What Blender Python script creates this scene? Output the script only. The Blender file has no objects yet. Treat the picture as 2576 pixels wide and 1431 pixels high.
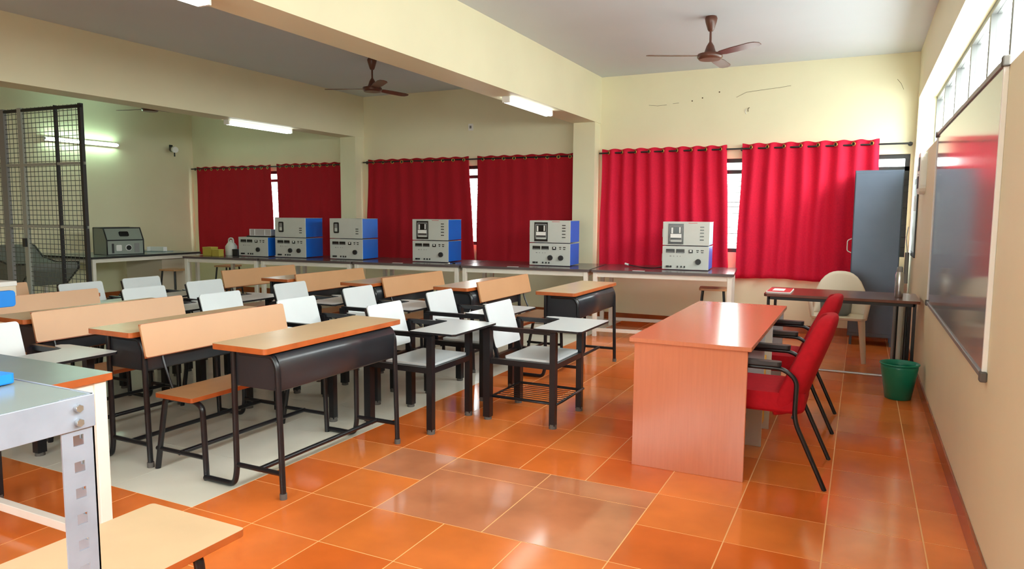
import bpy, math, random
from mathutils import Matrix, Vector
random.seed(7)
PI = math.pi
S = bpy.context.scene
COL = S.collection

# ------------------------------------------------------------------ camera
EYE = Vector((0, 0, 1.45))
cam = bpy.data.cameras.new('camera')
cam.sensor_fit = 'HORIZONTAL'; cam.sensor_width = 36.0
cam.lens = 1784.46 / 2576 * 36.0
cam.clip_start = 0.05; cam.clip_end = 200
camo = bpy.data.objects.new('camera', cam); COL.objects.link(camo)
r = Vector((0.89726377, 0.44143959, 0.00698637))
d = Vector((0.04985849, -0.08559316, -0.99508188))
f = Vector((-0.43867055, 0.89319925, -0.09880916))
m = Matrix((r, -d, -f)).transposed().to_4x4(); m.translation = EYE
camo.matrix_world = m
S.camera = camo

# ------------------------------------------------------------------ world, exposure
S.view_settings.view_transform = 'Standard'; S.view_settings.look = 'None'
S.view_settings.gamma = 1; S.view_settings.use_curve_mapping = False
S.view_settings.exposure = 0.28
W = bpy.data.worlds.new('daylight'); S.world = W; W.use_nodes = True
bg = W.node_tree.nodes['Background']
# overcast sky: bright overhead, dimmer and greener toward the horizon (trees and houses around)
_n = W.node_tree
_tc = _n.nodes.new('ShaderNodeTexCoord'); _sp = _n.nodes.new('ShaderNodeSeparateXYZ'); _rp = _n.nodes.new('ShaderNodeValToRGB')
_n.links.new(_tc.outputs['Generated'], _sp.inputs[0]); _n.links.new(_sp.outputs['Z'], _rp.inputs[0]); _n.links.new(_rp.outputs[0], bg.inputs[0])
_rp.color_ramp.elements[0].position = 0.02; _rp.color_ramp.elements[0].color = (.46, .49, .47, 1)
_rp.color_ramp.elements[1].position = 0.42; _rp.color_ramp.elements[1].color = (.95, .98, 1.0, 1)
_e = _rp.color_ramp.elements.new(0.15); _e.color = (.66, .70, .69, 1)
bg.inputs[1].default_value = 23.0
S.cycles.use_denoising = True
S.cycles.max_bounces = 10; S.cycles.diffuse_bounces = 6; S.cycles.glossy_bounces = 4
S.cycles.transparent_max_bounces = 12; S.cycles.sample_clamp_indirect = 8
S.cycles.caustics_reflective = False; S.cycles.caustics_refractive = False

def portal(name, loc, rot, sx, sy):
    l = bpy.data.lights.new(name, 'AREA'); l.shape = 'RECTANGLE'; l.size = sx; l.size_y = sy
    l.cycles.is_portal = True
    o = bpy.data.objects.new(name, l); o.location = loc; o.rotation_euler = rot; COL.objects.link(o)
XR, XL, YF, YN, ZC = 0.5, -11.3, 9.42, -2.2, 3.31
portal('clerestory_daylight', (0.80, 3.6, 2.42), (0, PI / 2, 0), 0.72, 11.2)
portal('window_daylight', (-1.4, 9.70, 1.57), (-PI / 2, 0, 0), 3.6, 1.2)
portal('window_daylight', (-5.4, 9.70, 1.57), (-PI / 2, 0, 0), 3.2, 1.2)
portal('window_daylight', (-9.4, 9.70, 1.57), (-PI / 2, 0, 0), 3.0, 1.2)
portal('added_rear_daylight', (-1.9, -2.45, 1.6), (PI / 2, 0, 0), 3.0, 1.3)  # portal for the added rear window, fill light from behind the camera

# ------------------------------------------------------------------ materials
def mat(name, col, rough=0.5, metal=0.0, noise=0.0, scale=8.0, bump=0.0, coat=0.0, trans=0.0, emit=None, es=0.0, spec=0.5, stretch=None, col2=None):
    M = bpy.data.materials.new(name); M.use_nodes = True
    nt = M.node_tree; b = nt.nodes['Principled BSDF']
    b.inputs['Roughness'].default_value = rough; b.inputs['Metallic'].default_value = metal
    b.inputs['Specular IOR Level'].default_value = spec
    b.inputs['Coat Weight'].default_value = coat; b.inputs['Coat Roughness'].default_value = 0.08
    b.inputs['Base Color'].default_value = (*col, 1)
    if emit: b.inputs['Emission Color'].default_value = (*emit, 1); b.inputs['Emission Strength'].default_value = es
    tc = nt.nodes.new('ShaderNodeTexCoord'); mp = nt.nodes.new('ShaderNodeMapping')
    nt.links.new(tc.outputs['Object'], mp.inputs[0])
    if stretch: mp.inputs['Scale'].default_value = stretch
    nz = nt.nodes.new('ShaderNodeTexNoise'); nz.inputs['Scale'].default_value = scale; nz.inputs['Detail'].default_value = 4
    nt.links.new(mp.outputs[0], nz.inputs['Vector'])
    if noise > 0 or col2:
        rp = nt.nodes.new('ShaderNodeValToRGB')
        c2 = col2 or tuple(c * (1 - noise) for c in col); c1 = col if col2 else tuple(min(1, c * (1 + noise * .5)) for c in col)
        rp.color_ramp.elements[0].position = 0.3; rp.color_ramp.elements[1].position = 0.7
        rp.color_ramp.elements[0].color = (*c2, 1); rp.color_ramp.elements[1].color = (*c1, 1)
        nt.links.new(nz.outputs['Fac'], rp.inputs[0]); nt.links.new(rp.outputs[0], b.inputs['Base Color'])
    if bump > 0:
        bp = nt.nodes.new('ShaderNodeBump'); bp.inputs['Strength'].default_value = bump; bp.inputs['Distance'].default_value = 0.01
        nt.links.new(nz.outputs['Fac'], bp.inputs['Height']); nt.links.new(bp.outputs[0], b.inputs['Normal'])
    if trans > 0:
        tl = nt.nodes.new('ShaderNodeBsdfTranslucent'); tl.inputs[0].default_value = (*[min(1, c * 1.1) for c in col], 1)
        mx = nt.nodes.new('ShaderNodeMixShader'); mx.inputs[0].default_value = trans
        out = nt.nodes['Material Output']
        nt.links.new(b.outputs[0], mx.inputs[1]); nt.links.new(tl.outputs[0], mx.inputs[2]); nt.links.new(mx.outputs[0], out.inputs[0])
    return M
def glass_mat():
    M = bpy.data.materials.new('window_glass'); M.use_nodes = True; nt = M.node_tree
    nt.nodes.remove(nt.nodes['Principled BSDF'])
    t = nt.nodes.new('ShaderNodeBsdfTransparent'); t.inputs[0].default_value = (.95, .97, .96, 1)
    g = nt.nodes.new('ShaderNodeBsdfGlossy'); g.inputs['Roughness'].default_value = .02
    fr = nt.nodes.new('ShaderNodeValue'); fr.outputs[0].default_value = .03
    mx = nt.nodes.new('ShaderNodeMixShader')
    nt.links.new(fr.outputs[0], mx.inputs[0]); nt.links.new(t.outputs[0], mx.inputs[1]); nt.links.new(g.outputs[0], mx.inputs[2])
    nt.links.new(mx.outputs[0], nt.nodes['Material Output'].inputs[0]); return M
M = {}
M['wall'] = mat('cream_paint', (.79, .745, .53), .55, noise=.04, scale=1.5)
M['ceil'] = mat('ceiling_paint', (.61, .67, .73), .7, noise=.03, scale=1)
M['soffit'] = mat('beam_underside_paint', (.78, .66, .38), .6)
T = [(.90, .215, .040), (.84, .18, .028), (.94, .26, .055), (.86, .23, .045)]
for i, c in enumerate(T): M['tile%d' % i] = mat('terracotta_tile', c, .13, noise=.35, scale=1.6, spec=.42, col2=tuple(v * .62 for v in c))
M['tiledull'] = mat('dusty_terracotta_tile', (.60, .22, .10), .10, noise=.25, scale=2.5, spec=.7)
M['grout'] = mat('grout', (.90, .50, .20), .6)
M['wtile'] = mat('ivory_floor_tile', (.78, .76, .64), .22, noise=.06, scale=3)
M['skirt'] = mat('skirting_tile', (.34, .075, .018), .2, noise=.3, scale=4)
M['black'] = mat('black_metal', (.009, .009, .011), .30, spec=.4)
M['blackpl'] = mat('black_plastic', (.015, .015, .016), .45)
M['shelfsteel'] = mat('charcoal_sheet_metal', (.020, .023, .028), .30, noise=.1, scale=3)
M['rubber'] = mat('grey_rubber', (.10, .09, .08), .8)
M['lam'] = mat('cream_laminate', (.68, .48, .28), .28, noise=.06, scale=5)
M['peach'] = mat('peach_laminate', (.54, .295, .14), .35, noise=.04, scale=4)
M['edge'] = mat('orange_wood_edge', (.42, .10, .02), .4, noise=.2, scale=12)
M['seatw'] = mat('bench_wood', (.55, .30, .14), .3, noise=.12, scale=6)
M['white'] = mat('white_laminate', (.58, .62, .63), .3, noise=.02)
M['wsteel'] = mat('white_painted_steel', (.78, .74, .66), .4, noise=.04)
M['ltop'] = mat('grey_brown_bench_laminate', (.105, .080, .080), .20, noise=.1, scale=5)
M['greytop'] = mat('pale_grey_laminate', (.26, .31, .31), .22, noise=.05, scale=4)
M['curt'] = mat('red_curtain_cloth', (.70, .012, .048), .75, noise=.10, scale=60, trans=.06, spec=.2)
M['curtd'] = mat('dimmed_maroon_curtain_cloth', (.40, .008, .018), .75, noise=.08, scale=60, spec=.2)  # flatter cloth, with the dimmer light of its bays put into the red
M['brass'] = mat('brass_ring', (.75, .55, .12), .3, metal=.9)
M['rod'] = mat('black_rod', (.01, .01, .01), .35)
M['frame'] = mat('black_window_frame', (.012, .012, .013), .4)
M['alu'] = mat('grey_aluminium', (.52, .53, .55), .38, metal=.7)
M['clerf'] = mat('grey_window_post', (.10, .10, .10), .5)
M['glass'] = glass_mat()
M['instw'] = mat('pale_grey_instrument_panel', (.56, .58, .54), .4, noise=.03)
M['blue'] = mat('bright_blue_case', (.005, .14, .62), .38, noise=.04)
M['dk'] = mat('dark_display', (.012, .012, .013), .18)
M['mid'] = mat('mid_grey', (.22, .22, .22), .4)
M['paper'] = mat('white_paper', (.82, .81, .78), .6)
M['red'] = mat('red_print', (.6, .02, .03), .5)
M['cab'] = mat('dark_blue_grey_steel', (.10, .13, .18), .34, metal=.6, noise=.08, scale=3, spec=.6)
M['tdesk'] = mat('reddish_brown_laminate', (.54, .18, .088), .20, noise=.05, scale=7, stretch=(12, 12, .6), spec=.6)
M['brown'] = mat('dark_brown_laminate', (.14, .045, .028), .25, noise=.15, scale=6)
M['yellow'] = mat('yellow_laminate', (.75, .42, .02), .4)
M['redfab'] = mat('red_upholstery', (.42, .006, .014), .85, noise=.1, scale=40, spec=.2)
M['green'] = mat('green_plastic', (.003, .22, .13), .32)
M['cream'] = mat('cream_plastic', (.72, .63, .50), .45)
M['fan'] = mat('brown_fan_enamel', (.10, .032, .018), .32)
M['board'] = mat('glossy_whiteboard', (.30, .31, .33), .10, spec=.9)
M['tube'] = mat('lit_tube', (1, 1, 1), .5, emit=(.90, 1, .97), es=5)
M['wtube'] = mat('lit_wall_tube', (1, 1, 1), .5, emit=(.62, 1, .74), es=45)
M['fixt'] = mat('white_fitting', (.8, .8, .78), .4)
M['galv'] = mat('galvanised_steel', (.34, .385, .47), .42, metal=.3, noise=.12, scale=14)
M['mesh'] = mat('grey_wire_mesh', (.10, .11, .09), .5)
M['msteel'] = mat('grey_painted_steel', (.34, .36, .32), .45)
M['grey'] = mat('grey_padding', (.16, .17, .16), .7)
M['greypan'] = mat('grey_green_panel', (.27, .31, .27), .4)
M['jug'] = mat('white_jug_plastic', (.62, .62, .56), .4)
M['ybox'] = mat('yellow_card_box', (.48, .38, .06), .6)
M['clear'] = mat('clear_acrylic', (.45, .42, .42), .1)
M['crack'] = mat('dark_crack', (.12, .08, .04), .9)
M['bluepl'] = mat('bright_blue_plastic', (.01, .22, .72), .4)
M['steel'] = mat('brushed_steel', (.5, .5, .5), .25, metal=.9)
M['chart'] = mat('rolled_chart_paper', (.55, .60, .55), .6)

# ------------------------------------------------------------------ mesh helpers
class MB:
    def __init__(s): s.v = []; s.f = []; s.m = []; s.mats = []; s.sm = []
    def mi(s, m):
        m = M[m] if isinstance(m, str) else m
        if m not in s.mats: s.mats.append(m)
        return s.mats.index(m)
    def add(s, vs, fs, m, smooth=False, T=None):
        o = len(s.v); i = s.mi(m)
        for p in vs:
            p = Vector(p); s.v.append(tuple(T @ p) if T else tuple(p))
        for q in fs: s.f.append([o + k for k in q]); s.m.append(i); s.sm.append(smooth)
        return s
    def box(s, x0, x1, y0, y1, z0, z1, m, T=None, top=None):
        vs = [(x0, y0, z0), (x1, y0, z0), (x1, y1, z0), (x0, y1, z0), (x0, y0, z1), (x1, y0, z1), (x1, y1, z1), (x0, y1, z1)]
        fs = [(0, 3, 2, 1), (0, 1, 5, 4), (1, 2, 6, 5), (2, 3, 7, 6), (3, 0, 4, 7)]
        if top is None: fs.append((4, 5, 6, 7)); s.add(vs, fs, m, T=T)
        else:
            s.add(vs, fs, m, T=T); s.add(vs[4:], [(0, 1, 2, 3)], top, T=T)
        return s
    def rbox(s, x0, x1, y0, y1, z0, z1, rad, m, T=None, top=None, n=4, axis='z'):
        # rounded-corner slab (corners rounded about the axis) with a small chamfer
        def P(a0, a1, b0, b1):
            pts = []
            for cx, cy, st in ((a1 - rad, b1 - rad, 0), (a0 + rad, b1 - rad, 90), (a0 + rad, b0 + rad, 180), (a1 - rad, b0 + rad, 270)):
                for k in range(n + 1):
                    a = math.radians(st + 90 * k / n); pts.append((cx + rad * math.cos(a), cy + rad * math.sin(a)))
            return pts
        if axis == 'z': s.prism([(a, b) for a, b in P(x0, x1, y0, y1)], z0, z1, m, 'z', T, top)
        elif axis == 'x': s.prism(P(y0, y1, z0, z1), x0, x1, m, 'x', T, top)
        else: s.prism(P(x0, x1, z0, z1), y1, y0, m, 'y', T, top)
        return s
    def prism(s, pts, h0, h1, m, axis='z', T=None, top=None):
        n = len(pts)
        def c(p, h): return (p[0], p[1], h) if axis == 'z' else ((h, p[0], p[1]) if axis == 'x' else (p[0], h, p[1]))
        a = sum(pts[i][0] * pts[(i + 1) % n][1] - pts[(i + 1) % n][0] * pts[i][1] for i in range(n))
        if a < 0: pts = pts[::-1]
        vs = [c(p, h0) for p in pts] + [c(p, h1) for p in pts]
        side = [(i, (i + 1) % n, n + (i + 1) % n, n + i) for i in range(n)]
        s.add(vs, side + [tuple(range(n - 1, -1, -1))], m, T=T)
        s.add([c(p, h1) for p in pts], [tuple(range(n))], top or m, T=T)
        return s
    def tube(s, path, rad, m, n=10, closed=False, sq=False, T=None, flat=None):
        path = [Vector(p) for p in path]; N = len(path); rings = []
        if sq: n = 4
        up = None
        for i, p in enumerate(path):
            if closed: t = path[(i + 1) % N] - path[i - 1]
            elif i == 0: t = path[1] - p
            elif i == N - 1: t = p - path[i - 1]
            else: t = (path[i + 1] - p).normalized() + (p - path[i - 1]).normalized()
            t.normalize()
            if up is None:
                ref = Vector((1, 0, 0)) if abs(t.x) < .9 else Vector((0, 1, 0))
                if sq and abs(t.z) < .8: ref = Vector((0, 0, 1))
                u = ref - t * ref.dot(t)
            else: u = up - t * up.dot(t)
            u.normalize(); up = u; w = t.cross(u)
            rr = rad[i] if isinstance(rad, (list, tuple)) else rad
            ring = []
            for k in range(n):
                a = 2 * PI * k / n + (PI / 4 if sq else 0); q = rr * (1.4142 if sq else 1)
                ring.append(p + u * math.cos(a) * q + w * math.sin(a) * q * (flat or 1))
            rings.append(ring)
        vs = [tuple(q) for rg in rings for q in rg]; fs = []
        for i in range(N if closed else N - 1):
            j = (i + 1) % N
            for k in range(n): fs.append((i * n + k, i * n + (k + 1) % n, j * n + (k + 1) % n, j * n + k))
        s.add(vs, fs, m, smooth=not sq, T=T)
        if not closed:
            s.add(vs[:n], [tuple(range(n - 1, -1, -1))], m, T=T); s.add(vs[-n:], [tuple(range(n))], m, T=T)
        return s
    def lathe(s, prof, c, m, n=24, T=None, cap=True):
        vs = []; fs = []; K = len(prof)
        for rr, z in prof:
            for k in range(n):
                a = 2 * PI * k / n; vs.append((c[0] + rr * math.cos(a), c[1] + rr * math.sin(a), c[2] + z))
        for i in range(K - 1):
            for k in range(n): fs.append((i * n + k, i * n + (k + 1) % n, (i + 1) * n + (k + 1) % n, (i + 1) * n + k))
        s.add(vs, fs, m, smooth=True, T=T)
        if cap:
            s.add(vs[:n], [tuple(range(n - 1, -1, -1))], m, T=T); s.add(vs[-n:], [tuple(range(n))], m, T=T)
        return s
    def disc(s, c, rad, h, m, axis='y', n=20, T=None):
        # short cylinder from c along the axis by h
        R_ = {'z': Matrix.Identity(4), 'y': Matrix.Rotation(PI / 2, 4, 'X'), 'x': Matrix.Rotation(PI / 2, 4, 'Y')}[axis]
        TT = Matrix.Translation(Vector(c)) @ R_
        if T: TT = T @ TT
        return s.lathe([(rad, 0), (rad, h * .85), (rad * .92, h)], (0, 0, 0), m, n, TT)
    def build(s, name, parent=None, bevel=0):
        me = bpy.data.meshes.new(name); me.from_pydata(s.v, [], s.f)
        for mm in s.mats: me.materials.append(mm)
        me.polygons.foreach_set('material_index', s.m); me.polygons.foreach_set('use_smooth', s.sm)
        me.update()
        o = bpy.data.objects.new(name, me); COL.objects.link(o)
        if parent: o.parent = parent
        if bevel:
            b = o.modifiers.new('bevel', 'BEVEL'); b.width = bevel; b.segments = 2; b.limit_method = 'ANGLE'; b.angle_limit = math.radians(40)
        return o
def arc(pts, rad=.05, n=5):
    # round the corners of a polyline
    pts = [Vector(p) for p in pts]; out = [pts[0]]
    for i in range(1, len(pts) - 1):
        a = (pts[i - 1] - pts[i]); b = (pts[i + 1] - pts[i]); q = min(rad, a.length * .45, b.length * .45)
        A = pts[i] + a.normalized() * q; B = pts[i] + b.normalized() * q
        for k in range(n + 1):
            t = k / n; out.append(A * (1 - t) ** 2 + pts[i] * 2 * t * (1 - t) + B * t ** 2)
    out.append(pts[-1]); return out
def tag(o, label, cat, group=None, kind=None):
    o['label'] = label; o['category'] = cat
    if group: o['group'] = group
    if kind: o['kind'] = kind
    return o
def thing(name, label, cat, loc=(0, 0, 0), rz=0, group=None):
    o = bpy.data.objects.new(name, None); COL.objects.link(o); o.empty_display_size = .1
    o.location = loc; o.rotation_euler = (0, 0, rz); return tag(o, label, cat, group)
def struct(o): o['kind'] = 'structure'; return o
def dup(root, loc, rz=None, label=None, group=None, skip=()):
    r_ = root.copy(); COL.objects.link(r_); r_.location = loc
    if rz is not None: r_.rotation_euler = (0, 0, rz)
    if label: r_['label'] = label
    if group: r_['group'] = group
    for ch in list(root.children):
        if ch.name.split('.')[0] in skip: continue
        c = ch.copy(); COL.objects.link(c); c.parent = r_
        for g in ch.children:
            e = g.copy(); COL.objects.link(e); e.parent = c
    return r_

# ------------------------------------------------------------------ floor
b = MB()
b.box(XL - .2, XR + .25, YN - .2, YF + .25, -.12, -.0012, 'grout')
gx = [-.487 - .402 * k for k in range(-3, 29)]; gy = [2.335 + .4075 * k for k in range(-12, 19)]
g = .0030
def tile(x0, x1, y0, y1, m): b.box(x0 + g, x1 - g, y0 + g, y1 - g, -.004, 0, m)
WX, WY = -2.90, 2.335
for i in range(len(gx) - 1):
    for j in range(len(gy) - 1):
        x1, x0, y0, y1 = gx[i], gx[i + 1], gy[j], gy[j + 1]
        x1 = min(x1, XR + .2); x0 = max(x0, XL - .1); y0 = max(y0, YN - .1); y1 = min(y1, YF + .1)
        if x1 - x0 < .02 or y1 - y0 < .02: continue
        cx, cy = (x0 + x1) / 2, (y0 + y1) / 2
        if cx < WX and cy > WY: continue
        if -2.10 < cx < -.887 and 2.74 < cy < 3.56: continue
        m = 'tile%d' % random.choice([0, 0, 1, 2, 3])
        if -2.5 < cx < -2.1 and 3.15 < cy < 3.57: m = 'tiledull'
        tile(x0, x1, y0, y1, m)
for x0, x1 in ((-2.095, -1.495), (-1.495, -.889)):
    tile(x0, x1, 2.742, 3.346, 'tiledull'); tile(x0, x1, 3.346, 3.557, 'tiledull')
x = WX
while x > XL:
    y = WY
    while y < YF:
        b.box(max(x - .6, XL - .1) + .0008, x - .0008, y + .0008, min(y + .6, YF + .1) - .0008, -.004, 0, 'wtile'); y += .6
    x -= .6
struct(b.build('floor'))

# ------------------------------------------------------------------ room shell
struct(MB().box(XL - .2, XR + .25, YN - .2, YF + .25, ZC, ZC + .15, 'ceil').build('ceiling'))
WZ0, WZ1 = .98, 2.17
wins = [(-3.05, .46), (-7.0, -3.85), (-11.0, -7.9)]
b = MB()
b.box(XL - .2, XR + .25, YF, YF + .25, -.1, WZ0, 'wall'); b.box(XL - .2, XR + .25, YF, YF + .25, WZ1, ZC, 'wall')
xs = [XL - .2, -11.0, -7.9, -7.0, -3.85, -3.05, .46, XR + .25]
for k in range(0, 8, 2): b.box(xs[k], xs[k + 1], YF, YF + .25, WZ0, WZ1, 'wall')
struct(b.build('wall_far'))
CY0, CY1, CZ0, CZ1 = -2.0, 9.22, 2.06, 2.77
b = MB()
b.box(XR, XR + .25, YN - .2, YF, -.1, CZ0, 'wall'); b.box(XR, XR + .25, YN - .2, YF, CZ1, ZC, 'wall')
b.box(XR, XR + .25, YN - .2, CY0, CZ0, CZ1, 'wall'); b.box(XR, XR + .25, CY1, YF, CZ0, CZ1, 'wall')
struct(b.build('wall_right'))
struct(MB().box(XL - .2, XL, YN, YF, -.1, ZC, 'wall').build('wall_left'))
b = MB()
b.box(XL, XR, YN - .2, YN, -.1, .95, 'wall'); b.box(XL, XR, YN - .2, YN, 2.25, ZC, 'wall')
b.box(XL, -3.4, YN - .2, YN, .95, 2.25, 'wall'); b.box(-.4, XR, YN - .2, YN, .95, 2.25, 'wall')
struct(b.build('wall_near'))
BZ = 2.69
struct(MB().box(-3.62, -3.28, YN, YF, BZ, ZC, 'wall').build('trim_1'))
struct(MB().box(-7.66, -7.32, YN, YF, BZ - .03, ZC, 'wall').build('trim_2'))
struct(MB().box(-3.60, -3.29, 9.20, YF, 0, BZ, 'wall').build('trim_3'))
struct(MB().box(-7.63, -7.325, 9.20, YF, 0, BZ - .03, 'wall').build('trim_4'))
def skirting(name, boxes):
    b = MB()
    for q in boxes: b.box(*q, 'skirt')
    struct(b.build(name, bevel=.002))
skirting('baseboard_far', [(-3.29, XR - .012, YF - .012, YF, 0, .10), (-7.325, -3.60, YF - .012, YF, 0, .10), (XL + .012, -7.63, YF - .012, YF, 0, .10),
                           (-3.60, -3.29, 9.188, 9.20, 0, .10), (-7.63, -7.325, 9.188, 9.20, 0, .10)])
skirting('baseboard_right', [(XR - .012, XR, YN, YF, 0, .10)])
skirting('baseboard_left', [(XL, XL + .012, YN, YF, 0, .10)])

# far windows: black frame with horizontal safety bars and glass
for i, (x0, x1) in enumerate(wins):
    b = MB(); t = .05; y0, y1 = YF + .03, YF + .09
    b.box(x0, x1, y0, y1, WZ1 - t, WZ1, 'frame'); b.box(x0, x1, y0, y1, WZ0, WZ0 + t, 'frame')
    nv = 4 if i == 2 else 5
    for k in range(nv):
        xx = x0 + (x1 - x0) * k / (nv - 1); xx = min(max(xx, x0 + t / 2), x1 - t / 2)
        b.box(xx - t / 2, xx + t / 2, y0 + .002, y1 - .002, WZ0 + t, WZ1 - t, 'frame')
    b.box(x0, x1, y0 + .002, y1 - .002, 1.98, 2.03, 'frame')
    w = struct(b.build('window_%d' % (i + 1)))
    for k in range(nv - 1):
        xa = x0 + (x1 - x0) * k / (nv - 1) + t / 2; xb = x0 + (x1 - x0) * (k + 1) / (nv - 1) - t / 2
        MB().box(xa, xb, y0 + .028, y0 + .032, WZ0 + t, WZ1 - t, 'glass').build('pane', w)
    for z in (1.10, 1.22, 1.30, 1.36, 1.48, 1.56, 1.62, 1.74, 1.82, 1.88):
        MB().tube([(x0, YF + .018, z), (x1, YF + .018, z)], .005, 'frame', 6).build('safety_bar', w)
# clerestory windows in the right wall
posts = [-2.0, -.6, .8, 1.9, 2.9, 3.9, 4.7, 5.5, 6.4, 7.35, 8.3, 9.22]
for k in range(len(posts) - 1):
    ya, yb = posts[k] + (.03 if k else 0), posts[k + 1] + (.03 if k < len(posts) - 2 else 0)
    b = MB(); x0, x1 = XR + .17, XR + .23
    b.box(x0, x1, ya, yb, CZ1 - .04, CZ1, 'clerf'); b.box(x0, x1, ya, yb, CZ0, CZ0 + .04, 'clerf')
    b.box(x0, x1, ya, ya + .03, CZ0 + .04, CZ1 - .04, 'clerf'); b.box(x0, x1, yb - .03, yb, CZ0 + .04, CZ1 - .04, 'clerf')
    w = struct(b.build('window_%d' % (k + 4)))
    MB().box(x0 + .028, x0 + .032, ya + .03, yb - .03, CZ0 + .04, CZ1 - .04, 'glass').build('pane', w)
# unseen window added behind the camera to let in fill light
b = MB()
for k in range(6):
    xx = -3.4 + 3.0 * k / 5; xx = min(max(xx, -3.37), -.43); b.box(xx - .03, xx + .03, YN - .12, YN - .06, .95, 2.25, 'frame')
b.box(-3.4, -.4, YN - .12, YN - .06, .95, 1.0, 'frame'); b.box(-3.4, -.4, YN - .12, YN - .06, 2.2, 2.25, 'frame')
w = struct(b.build('window_15')); MB().box(-3.34, -.46, YN - .092, YN - .088, 1.0, 2.2, 'glass').build('pane', w)
# hairline cracks and marks in the plaster
b = MB(); yy = YF - .0025
for pts in ([(-1.50, 2.93), (-1.38, 2.985), (-1.2, 3.0), (-.98, 3.015), (-.86, 3.03)], [(-2.62, 2.90), (-2.50, 2.885), (-2.38, 2.89)],
            [(-2.30, 2.90), (-2.22, 2.905)], [(.28, 3.02), (.32, 2.97), (.35, 2.90)]):
    b.tube([(x, yy, z) for x, z in pts], .0018, 'crack', 5)
for x, z in ((-1.71, 3.01), (-1.92, 2.95), (-2.05, 2.92)): b.disc((x, YF, z), .009, .004, 'crack', 'y', 8)
struct(b.build('trim_5'))
t = thing('light_switch', 'small pale blank switch plate high on far wall between two column bays', 'switch', (-5.33, YF, 2.74))
MB().rbox(-.04, .04, -.012, 0, -.05, .05, .008, 'fixt', axis='y').build('plate', t); MB().box(-.015, .015, -.017, -.012, -.02, .02, 'mid').build('rocker', t)
t = MB().tube(arc([(0, 0, 0), (0, -.03, 0), (0, -.035, .03), (.02, -.035, .04)], .01), .004, 'crack', 6).tube([(-.03, -.003, .03), (-.035, -.003, -.01), (-.02, -.003, -.03)], .004, 'fixt', 6).build('wall_hook')
t.location = (-1.35, YF, 2.75); tag(t, 'tiny wall hook high on the far wall above the red curtains', 'hook')

# ------------------------------------------------------------------ curtains and rods
def curtain(x0t, x1t, x0b, x1b, zt, zb, folds, amp, label, y=9.335, hem=0.0, eyes=8, irregular=.3, seed=1, cloth='curt'):
    rnd = random.Random(seed); NX = folds * 12; NZ = 26
    ph = [rnd.uniform(-.5, .5) * irregular for _ in range(folds + 2)]; am = [1 + rnd.uniform(-.4, .4) for _ in range(folds + 2)]
    vs = []; fs = []
    def F(u, w):
        p = u * folds; k = int(p); fr = p - k
        a = am[k] * (1 - fr) + am[min(k + 1, folds)] * fr; q = ph[k] * (1 - fr) + ph[min(k + 1, folds)] * fr
        return amp * a * (1 - .35 * w) * math.sin(2 * PI * (p + q * w)) + amp * .5 * w * math.sin(2 * PI * p * .5 + seed)
    for j in range(NZ + 1):
        w = j / NZ; z = zt + (zb - zt) * w
        for i in range(NX + 1):
            u = i / NX; xt = x0t + (x1t - x0t) * u; xb = x0b + (x1b - x0b) * u
            zz = z + (hem * math.sin(u * 9 + seed) * w ** 6) + (.008 * math.cos(2 * PI * u * folds) if j == 0 else 0)
            vs.append((xt + (xb - xt) * w ** 1.4 + .006 * math.sin(w * 7 + u * 11), y + F(u, w), zz))
    for j in range(NZ):
        for i in range(NX): a = j * (NX + 1) + i; fs.append((a, a + NX + 1, a + NX + 2, a + 1))
    b = MB(); b.add(vs, fs, cloth, smooth=True)
    t = thing('curtain', label, 'curtain', (0, 0, 0), group='red curtains along the far wall')
    o = b.build('curtain_panel', t); md = o.modifiers.new('thick', 'SOLIDIFY'); md.thickness = .002
    for k in range(eyes):
        u = (k + .55) / eyes; x = x0t + (x1t - x0t) * u; yy = y + F(u, .02) - .006
        s = (F(u + .01, .02) - F(u - .01, .02)) / ((x1t - x0t) * .02); a = max(-.9, min(.9, math.atan(s)))
        T = Matrix.Translation((x, yy, zt - .045)) @ Matrix.Rotation(a, 4, 'Z')
        e = MB(); ring = [(.022 * math.cos(q * PI / 8), 0, .022 * math.sin(q * PI / 8)) for q in range(16)]
        e.tube(ring, .0045, 'brass', 6, closed=True, T=T); e.disc((0, .001, 0), .019, .003, 'blackpl', 'y', 12, T)  # black disc stands in for the shade inside the ring
        e.build('eyelet', t)
    return t
def rod(x0, x1, y, z, label, ends=True):
    t = thing('curtain_rod', label, 'curtain rod', ((x0 + x1) / 2, YF, z), group='black curtain rods on the far wall')
    h = (x1 - x0) / 2; yy = y - YF
    MB().tube([(-h, yy, 0), (h, yy, 0)], .011, 'rod', 10).build('pole', t)
    for sx in ((-h + .04), 0.0, (h - .02)):
        MB().tube([(sx, 0, 0), (sx, yy, 0)], .009, 'rod', 8).disc((sx, 0, 0), .025, .008, 'rod', 'y', 12).build('bracket', t)
RZ = 2.262
rod(-3.27, .47, 9.335, RZ + .02, 'black curtain rod of the right bay, ending beside the steel cupboard')
rod(-7.30, -3.62, 9.365, RZ, 'black curtain rod of the middle bay between the two columns')
rod(XL + .02, -7.65, 9.365, RZ - .02, 'black curtain rod of the left bay beyond the left column')
curtain(-3.23, -1.57, -3.245, -1.50, 2.33, .735, 9, .030, 'bright red curtain just right of the right column, behind the end bench', seed=3, eyes=9)
curtain(-1.39, .14, -1.42, .16, 2.34, .665, 8, .034, 'bright red curtain nearest the steel cupboard with creased lower hem', seed=5, hem=.01, eyes=8)
curtain(-7.20, -5.33, -7.27, -5.22, 2.30, .66, 8, .010, 'dark red curtain just right of the left column', seed=8, y=9.365, cloth='curtd', eyes=10, irregular=.6)
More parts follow.
